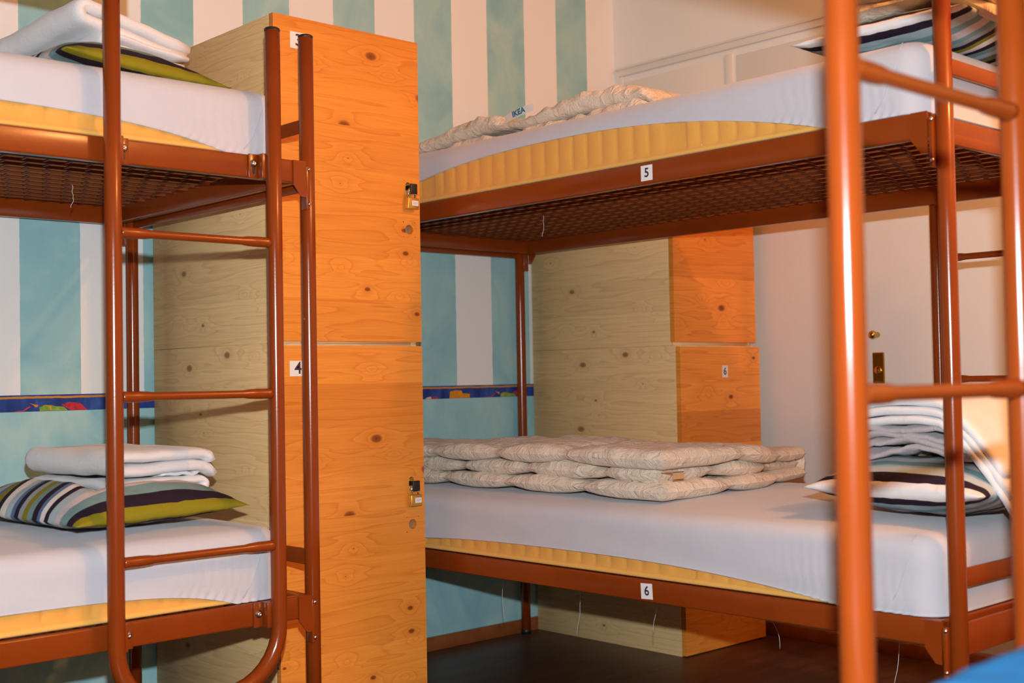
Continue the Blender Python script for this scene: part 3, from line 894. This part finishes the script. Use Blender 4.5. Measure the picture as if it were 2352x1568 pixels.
# left lower pillow and blankets
zl = Z_L1 + 0.158 + 0.017
rzP = 0.27
pillow('striped pillow with olive edge under the blanket on the left lower bed', (0.235, -0.640, zl + 0.028), 0.24, 0.465, 0.58, 0.120, M['pil_olive'], 1.3, press=0.024, shear=0.18, press_c=(0.08, 0.06), press_r=(0.17, 0.20))
def blanket(label, loc, rz, group=None):
    return None
def rot_drop(cx, cy, rad, drop):
    def f(p):
        d = max(abs(p.x - cx) / rad[0], abs(p.y - cy) / rad[1])
        p = p.copy(); p.z -= drop * max(0.0, d - 0.55) ** 2 / 0.2
        return p
    return f
df = rot_drop(0.0, 0.0, (0.20, 0.26), 0.012)
mb = MB()
ribbon(mb, zigzag(-0.150, 0.085, 0.0, 0.0195, 2, True), 0.0185, -0.195, 0.165, 0.004, 1.0, deform=df, nv=34)
wav = [(-0.02 + 0.135 * i / 16, 0.037 + 0.006 * math.sin(i * 1.1) * (i / 16)) for i in range(17)]
ribbon(mb, wav, 0.012, -0.185, 0.155, 0.006, 2.0, deform=df)
o = mb.build('folded_sheet', M['towel'], None, (0.330, -0.560, zl + 0.064))
tag(o, 'folded white sheet between pillow and white blanket on the left lower bed', 'bedding'); o.rotation_euler = (0, 0, 0.13)
mb = MB()
pa = zigzag(-0.128, 0.128, 0.0, 0.0300, 2, False)
pa = [(0.120, -0.012)] + pa[1:-1] + [(0.112, 0.018)]
pa = [(p[0], p[1] - (0.5 * max(0.0, p[0] - 0.06) ** 1.5)) for p in pa]
ribbon(mb, pa, 0.0275, -0.200, 0.170, 0.004, 5.0, deform=df, nv=34)
o = mb.build('folded_blanket', M['towel'], None, (0.322, -0.565, zl + 0.117))
tag(o, 'folded white blanket on top of the sheet on the left lower bed', 'blanket'); o.rotation_euler = (0, 0, 0.13)

# left upper pillow and blanket
zu = Z_U1 + T_ + 0.008
pillow('striped pillow with olive edge on the left upper bed, half under the rolled blanket', (0.230, -0.600, zu + 0.018), 0.24, 0.45, 0.58, 0.110, M['pil_olive'], 4.4, press=0.030, shear=0.18, press_c=(0.02, 0.06), press_r=(0.2, 0.20))
def sagL(p):
    p = p.copy()
    d = p.y + 0.235
    p.z -= 0.17 * max(0.0, d - 0.02) ** 1.1
    p.x -= 0.10 * max(0.0, d - 0.25)
    return p
def rollpath(l, r, zl_, zr_, rad, n=14):
    pts = []
    for i in range(6):
        t = i / 5
        pts.append((r + (l - r) * t, zr_ + (zl_ - zr_) * smooth01(t)))
    for i in range(1, n):
        an = -PI / 2 - PI * i / n
        pts.append((l + rad * math.cos(an), zl_ + rad + rad * math.sin(an)))
    for i in range(8):
        t = i / 7
        pts.append((l + (r + 0.012 - l) * t, zl_ + 2 * rad + (zr_ + 0.020 - zl_ - 2 * rad) * (t ** 1.25)))
    return pts
mb = MB()
ribbon(mb, rollpath(-0.085, 0.180, 0.046, 0.012, 0.0165), 0.0285, -0.235, 0.190, 0.004, 9.0, deform=sagL, nv=36)
ribbon(mb, rollpath(-0.040, 0.165, 0.010, -0.004, 0.0120), 0.0150, -0.244, 0.185, 0.003, 14.0, deform=lambda p: sagL(p - Vector((0, 0, 0.012))), nv=36)
o = mb.build('folded_blanket', M['towel'], None, (0.180, -0.555, zu + 0.084))
tag(o, 'white blanket folded into a thick roll on the left upper bed', 'blanket'); o.rotation_euler = (0, 0, 0.20)

# ------------------------------------------------------------------ duvets
def puff(mb, x0, x1, y0, y1, z0, th, seams_x, seams_y, seed, jit=0.012, deform=None, wr=1.0, sag=None):
    """one quilted layer: top and bottom skin, pinched along the seams"""
    nx, ny = 84, 128
    def prof(t, seams, span):
        # lens-shaped pads between the seams
        e = min(t, 1 - t) * span
        v = min(1.0, e / 0.030)
        v = math.sqrt(max(0.0, 1 - (1 - v) ** 2))
        kn = [0.0] + list(seams) + [1.0]
        for a_, b_ in zip(kn[:-1], kn[1:]):
            if a_ <= t <= b_:
                q = max(0.0, math.sin(PI * (t - a_) / (b_ - a_))) ** 0.6
                lo_a = 0.0 if a_ > 0 else 1.0
                if a_ == 0.0 and t < (a_ + b_) / 2: q = 1.0
                if b_ == 1.0 and t > (a_ + b_) / 2: q = 1.0
                v *= 0.34 + 0.66 * q
                break
        return v
    def warp(t, seams, span):
        # edge line pulls inward at seams
        v = 0.0
        for s in seams: v += math.exp(-(abs(t - s) * span / 0.03) ** 1.5)
        return v
    rt, rb = [], []
    for j in range(ny + 1):
        v = j / ny; v = v + 0.10 * math.sin(2 * PI * v) / (2 * PI) * -1.0
        a, b = [], []
        for i in range(nx + 1):
            u = i / nx; u = u - 0.12 * math.sin(2 * PI * u) / (2 * PI)
            x = x0 + (x1 - x0) * u; y = y0 + (y1 - y0) * v
            ex = (1 - 2 * u); ey = (1 - 2 * v)
            x += 0.009 * warp(v, seams_y, y1 - y0) * ex * abs(ex) + jit * nz(y * 4.0, seed, 1.0) * abs(ex) + 0.004 * nz(y * 22, x * 3, seed)
            y += 0.009 * warp(u, seams_x, x1 - x0) * ey * abs(ey) + jit * nz(x * 4.0, seed, 5.0) * abs(ey) + 0.004 * nz(x * 22, y * 3, seed + 2)
            h = prof(u, seams_x, x1 - x0) * prof(v, seams_y, y1 - y0)
            edge = 1 - h
            ed = min(1.0, (1 - h) * 1.6)
            wz = (nz(x * 6, y * 6, seed) * 0.007 + (nz(x * 8, y * 34, seed + 4) + nz(x * 34, y * 8, seed + 6)) * 0.0075 * ed + nz(x * 18 + y * 9, y * 16, seed + 8) * 0.0052) * wr
            zt = z0 + th * 0.5 + th * 0.5 * h + wz * min(1, h * 2)
            zb = z0 + th * 0.5 - th * 0.5 * h + 0.25 * wz * min(1, h * 2)
            pt, pb = Vector((x, y, zt)), Vector((x, y, zb))
            if deform: pt, pb = deform(pt), deform(pb)
            a.append(pt); b.append(pb)
        rt.append(a); rb.append(b)
    mb.grid(rt); mb.grid(rb)

zr = Z_L1 + 0.160 + 0.013
sy = (0.21, 0.43, 0.66, 0.86)
mb = MB()
OX, OY = 1.30, -1.40
def bend(p):
    p = p.copy()
    # the near-right side swings back a little, as it lies in the picture
    p.y += 0.13 * smooth01((p.x - 0.30) / 0.55) * (1.0 if p.y < 0.7 else max(0, (1.2 - p.y) / 0.5))
    p.z *= 0.97 - 0.27 * smooth01((p.x - 0.22) / 0.5) - 0.06 * smooth01((p.y - 0.5) / 0.5) + 0.14 * math.exp(-((p.x - 0.30) / 0.16) ** 2 - ((p.y - 0.55) / 0.3) ** 2)
    return p
def bend2(p):
    p = bend(p); p.x += 0.012; p.y += 0.03; return p
def bend3(p):
    p = bend(p); p.x -= 0.012; p.y -= 0.012; return p
puff(mb, 0.0, 0.785, 0.0, 1.20, 0.0, 0.048, (0.36, 0.72), (0.24, 0.47, 0.70, 0.9), 1.0, deform=bend)
puff(mb, 0.0, 0.775, 0.0, 1.18, 0.040, 0.048, (0.30, 0.66), (0.16, 0.40, 0.63, 0.86), 3.0, deform=bend2)
puff(mb, 0.0, 0.780, 0.0, 1.19, 0.080, 0.052, (0.42, 0.76), (0.30, 0.52, 0.74), 6.0, deform=bend3)
# fold that wraps the right-hand end from the top layer down to the lowest
def endfold(p):
    q = bend(p); q.x -= 0.0; return q
arc = []
for i in range(0, 11):
    an = PI / 2 - PI * i / 10
    arc.append((0.765 + 0.040 * math.cos(an), 0.0645 + 0.043 * math.sin(an)))
ribbon(mb, [(0.70, 0.112)] + [(0.735, 0.110)] + arc + [(0.735, 0.019)], 0.022, 0.02, 1.15, 0.006, 21.0, nv=50, deform=endfold)
dv = mb.build('folded_duvet', M['duvet'], None, (OX, OY, zr))
tag(dv, 'cream quilted duvet folded in three layers on the lower bed numbered 6', 'duvet')
mb = MB()
mb.box(-0.016, 0.024, -0.042, -0.004, 0.0745, 0.0757)
mb.box(-0.016, 0.024, -0.042, -0.0408, 0.0585, 0.0757)
tg = mb.build('care_tag', M['tag_brown'], dv)

# upper right duvet
zur = Z_U1 + T_ + 0.010
mb = MB()
KN = [(-0.05, 0.015), (0.0, 0.035), (0.08, 0.085), (0.19, 0.108), (0.28, 0.112), (0.40, 0.098), (0.50, 0.082), (0.57, 0.086), (0.70, 0.108), (0.82, 0.100), (0.98, 0.075), (1.10, 0.060), (1.3, 0.05)]
def hump(p):
    p = p.copy()
    for (a_, ha), (b_, hb) in zip(KN[:-1], KN[1:]):
        if a_ <= p.y <= b_:
            p.z *= (ha + (hb - ha) * smooth01((p.y - a_) / (b_ - a_))) / 0.112
            break
    return p
puff(mb, 0.0, 0.60, 0.03, 1.13, 0.0, 0.050, (0.35, 0.7), (0.26, 0.50, 0.78), 11.0, deform=hump, wr=2.4)
puff(mb, 0.020, 0.60, 0.0, 1.11, 0.050, 0.060, (0.4, 0.74), (0.515,), 14.0, deform=hump, wr=3.0)
du = mb.build('folded_duvet', M['duvet'], None, (1.375, -1.335, zur))
tag(du, 'cream quilted duvet folded in two mounds on the upper bed numbered 5', 'duvet')
mb = MB()
def tagpt(s, h):
    # a woven ribbon sewn into the front edge, leaning back on the fold
    return Vector((-0.004 - 0.10 * h - 0.004 * math.sin(s * 30), 0.548 - s, 0.056 + 0.17 * s + 1.0 * h))
rows = [[tagpt(0.112 * i / 10, 0.021 * j / 3) for i in range(11)] for j in range(4)]
mb.grid(rows)
tg = mb.build('brand_tag', M['tag_white'], du)
e0 = tagpt(0.03, 0.010); e1 = tagpt(0.09, 0.010)
exv = (e1 - e0).normalized(); eyv = (tagpt(0.05, 0.02) - tagpt(0.05, 0)).normalized()
ezv = exv.cross(eyv).normalized(); eyv = ezv.cross(exv)
cpt = tagpt(0.062, 0.0105) + ezv * 0.0045
text_mesh('tag_letters', 'IKEA', 0.0215, M['ink_blue'], tg, frame(cpt, exv * 1.12, eyv, ezv), 0.0007, 0.0002)

# ------------------------------------------------------------------ right-hand pillows and stacks
def rz_mat(o, rz): o.rotation_euler = (0, 0, rz); return o
# local x (front edge) runs along world -y, local y runs along +x  -> rz = -90deg
pillow('striped pillow with white edge on the lower bed numbered 6, below the stacked bedding', (1.580, -2.005, zr + 0.060), -PI / 2, 0.405, 0.60, 0.146, M['pil_white'], 7.7, asym=(1.08, 0.86), press=0.066, press_c=(0.0, -0.02), press_r=(0.17, 0.22))
pillow('striped pillow with white edge on the upper bed numbered 5, under a crumpled duvet', (1.555, -2.015, zur + 0.042), -PI / 2, 0.395, 0.60, 0.096, M['pil_white'], 8.8, asym=(1.1, 0.82), press=0.036, press_c=(0.0, 0.02), press_r=(0.17, 0.22))

# printed sheets under a white blanket, on the lower right pillow; section in y-z, extruded along x
def swap(p):   # ribbon gives (u, v, w): u -> -y, v -> +x
    return Vector((p.y, -p.x, p.z))
mb = MB()
pp = zigzag(-0.105, 0.150, 0.0, 0.0165, 4, True)
pp = [(p[0], p[1] + 0.006 * math.sin(p[0] * 26 + p[1] * 90) - 0.5 * max(0, abs(p[0] - 0.02) - 0.05) ** 1.7) for p in pp]
ribbon(mb, pp, 0.0150, -0.195, 0.20, 0.010, 31.0, deform=swap, nv=34, fr=30.0)
tag(mb.build('folded_sheet', M['grey_cloth'], None, (1.560, -1.985, zr + 0.136)), 'grey printed sheets crumpled under the draped white blanket at far right', 'bedding')
mb = MB()
for k in range(3):
    pa = []
    for i in range(29):
        u = -0.115 + (0.375 - 0.016 * k) * i / 28
        c = u - 0.010
        w = 0.0190 * k - 0.85 * c * c
        if u > 0.10: w -= 0.55 * (u - 0.10) + 2.2 * (u - 0.10) ** 2
        pa.append((u, w))
    ribbon(mb, pa, 0.0192, -0.205 + 0.004 * k, 0.22, 0.003, 40.0 + k * 3, deform=swap, nv=34)
tag(mb.build('folded_blanket', M['towel'], None, (1.560, -1.985, zr + 0.203)), 'white blanket folded and draped over the grey sheets on the lower bed numbered 6', 'blanket')

mb = MB()
def crump(p):
    p = p.copy()
    p.z -= 1.1 * max(0.0, -p.y - 0.12) ** 1.3
    return p
puff(mb, -0.26, 0.26, -0.25, 0.10, 0.0, 0.036, (0.5,), (0.45,), 51.0, deform=crump, wr=2.2)
puff(mb, -0.25, 0.26, -0.235, 0.09, 0.032, 0.050, (0.4,), (0.6,), 55.0, deform=crump, wr=2.4)
tag(mb.build('crumpled_duvet', M['duvet'], None, (1.58, -2.00, zur + 0.081)), 'crumpled cream duvet on the striped pillow of the upper bed numbered 5', 'duvet')

# blue blanket beside the viewer on the nearest lower bed
mb = MB()
def bl(p):
    return p
puff(mb, -0.12, 0.48, -0.26, 0.20, 0.0, 0.042, (), (), 61.0, wr=0.6)
puff(mb, -0.10, 0.47, -0.25, 0.19, 0.038, 0.042, (), (), 64.0, wr=0.6)
tag(mb.build('folded_blanket', M['blue'], None, (-0.03, -3.04, Z_L1 + T_ + 0.010)), 'bright blue folded blanket in the bottom right corner, out of focus', 'blanket')

# ------------------------------------------------------------------ camera
cam = bpy.data.cameras.new('camera'); co = bpy.data.objects.new('camera', cam); COL.objects.link(co)
F = 2876.7
yaw, pitch, roll = 0.8224, 0.0298, -0.0182
C = Vector((-1.0144, -3.3650, 0.9244))
fw = Vector((math.cos(yaw) * math.cos(pitch), math.sin(yaw) * math.cos(pitch), math.sin(pitch)))
rt = Vector((math.sin(yaw), -math.cos(yaw), 0)); up = rt.cross(fw)
r2 = rt * math.cos(roll) + up * math.sin(roll)
u2 = up * math.cos(roll) - rt * math.sin(roll)
co.matrix_world = Matrix(((r2.x, u2.x, -fw.x, C.x), (r2.y, u2.y, -fw.y, C.y), (r2.z, u2.z, -fw.z, C.z), (0, 0, 0, 1)))
cam.sensor_width = 36.0; cam.sensor_fit = 'HORIZONTAL'
cam.lens = F / 2352 * 36.0
cam.clip_start = 0.02
cam.dof.use_dof = True; cam.dof.focus_distance = 3.2; cam.dof.aperture_fstop = 4.0
sc.camera = co

# ------------------------------------------------------------------ light
# the camera's flash, just above the lens
fl = bpy.data.lights.new('camera_flash', 'SPOT'); fo = bpy.data.objects.new('camera_flash', fl); COL.objects.link(fo)
fl.energy = 285.0; fl.color = (0.82, 0.94, 1.0); fl.shadow_soft_size = 0.016
fl.spot_size = math.radians(95); fl.spot_blend = 0.6
fo.location = C + Vector((0, 0, 1)) * 0.175 + r2 * 0.015
fo.rotation_euler = (fw + Vector((0, 0, 0.03))).to_track_quat('-Z', 'Y').to_euler()
# the room's warm ceiling lamp, right of and behind the viewer
la = bpy.data.lights.new('ceiling_lamp', 'POINT'); lo_ = bpy.data.objects.new('ceiling_lamp', la); COL.objects.link(lo_)
la.energy = 68.0; la.color = (1.0, 0.41, 0.12); la.shadow_soft_size = 0.05
lo_.location = (1.45, -3.30, 2.45)

w = bpy.data.worlds.new('world'); sc.world = w; w.use_nodes = True
w.node_tree.nodes['Background'].inputs['Color'].default_value = (0.02, 0.012, 0.006, 1)

sc.view_settings.view_transform = 'Standard'
sc.view_settings.look = 'None'
sc.view_settings.exposure = 0.0
sc.view_settings.gamma = 1.0
sc.view_settings.use_curve_mapping = False
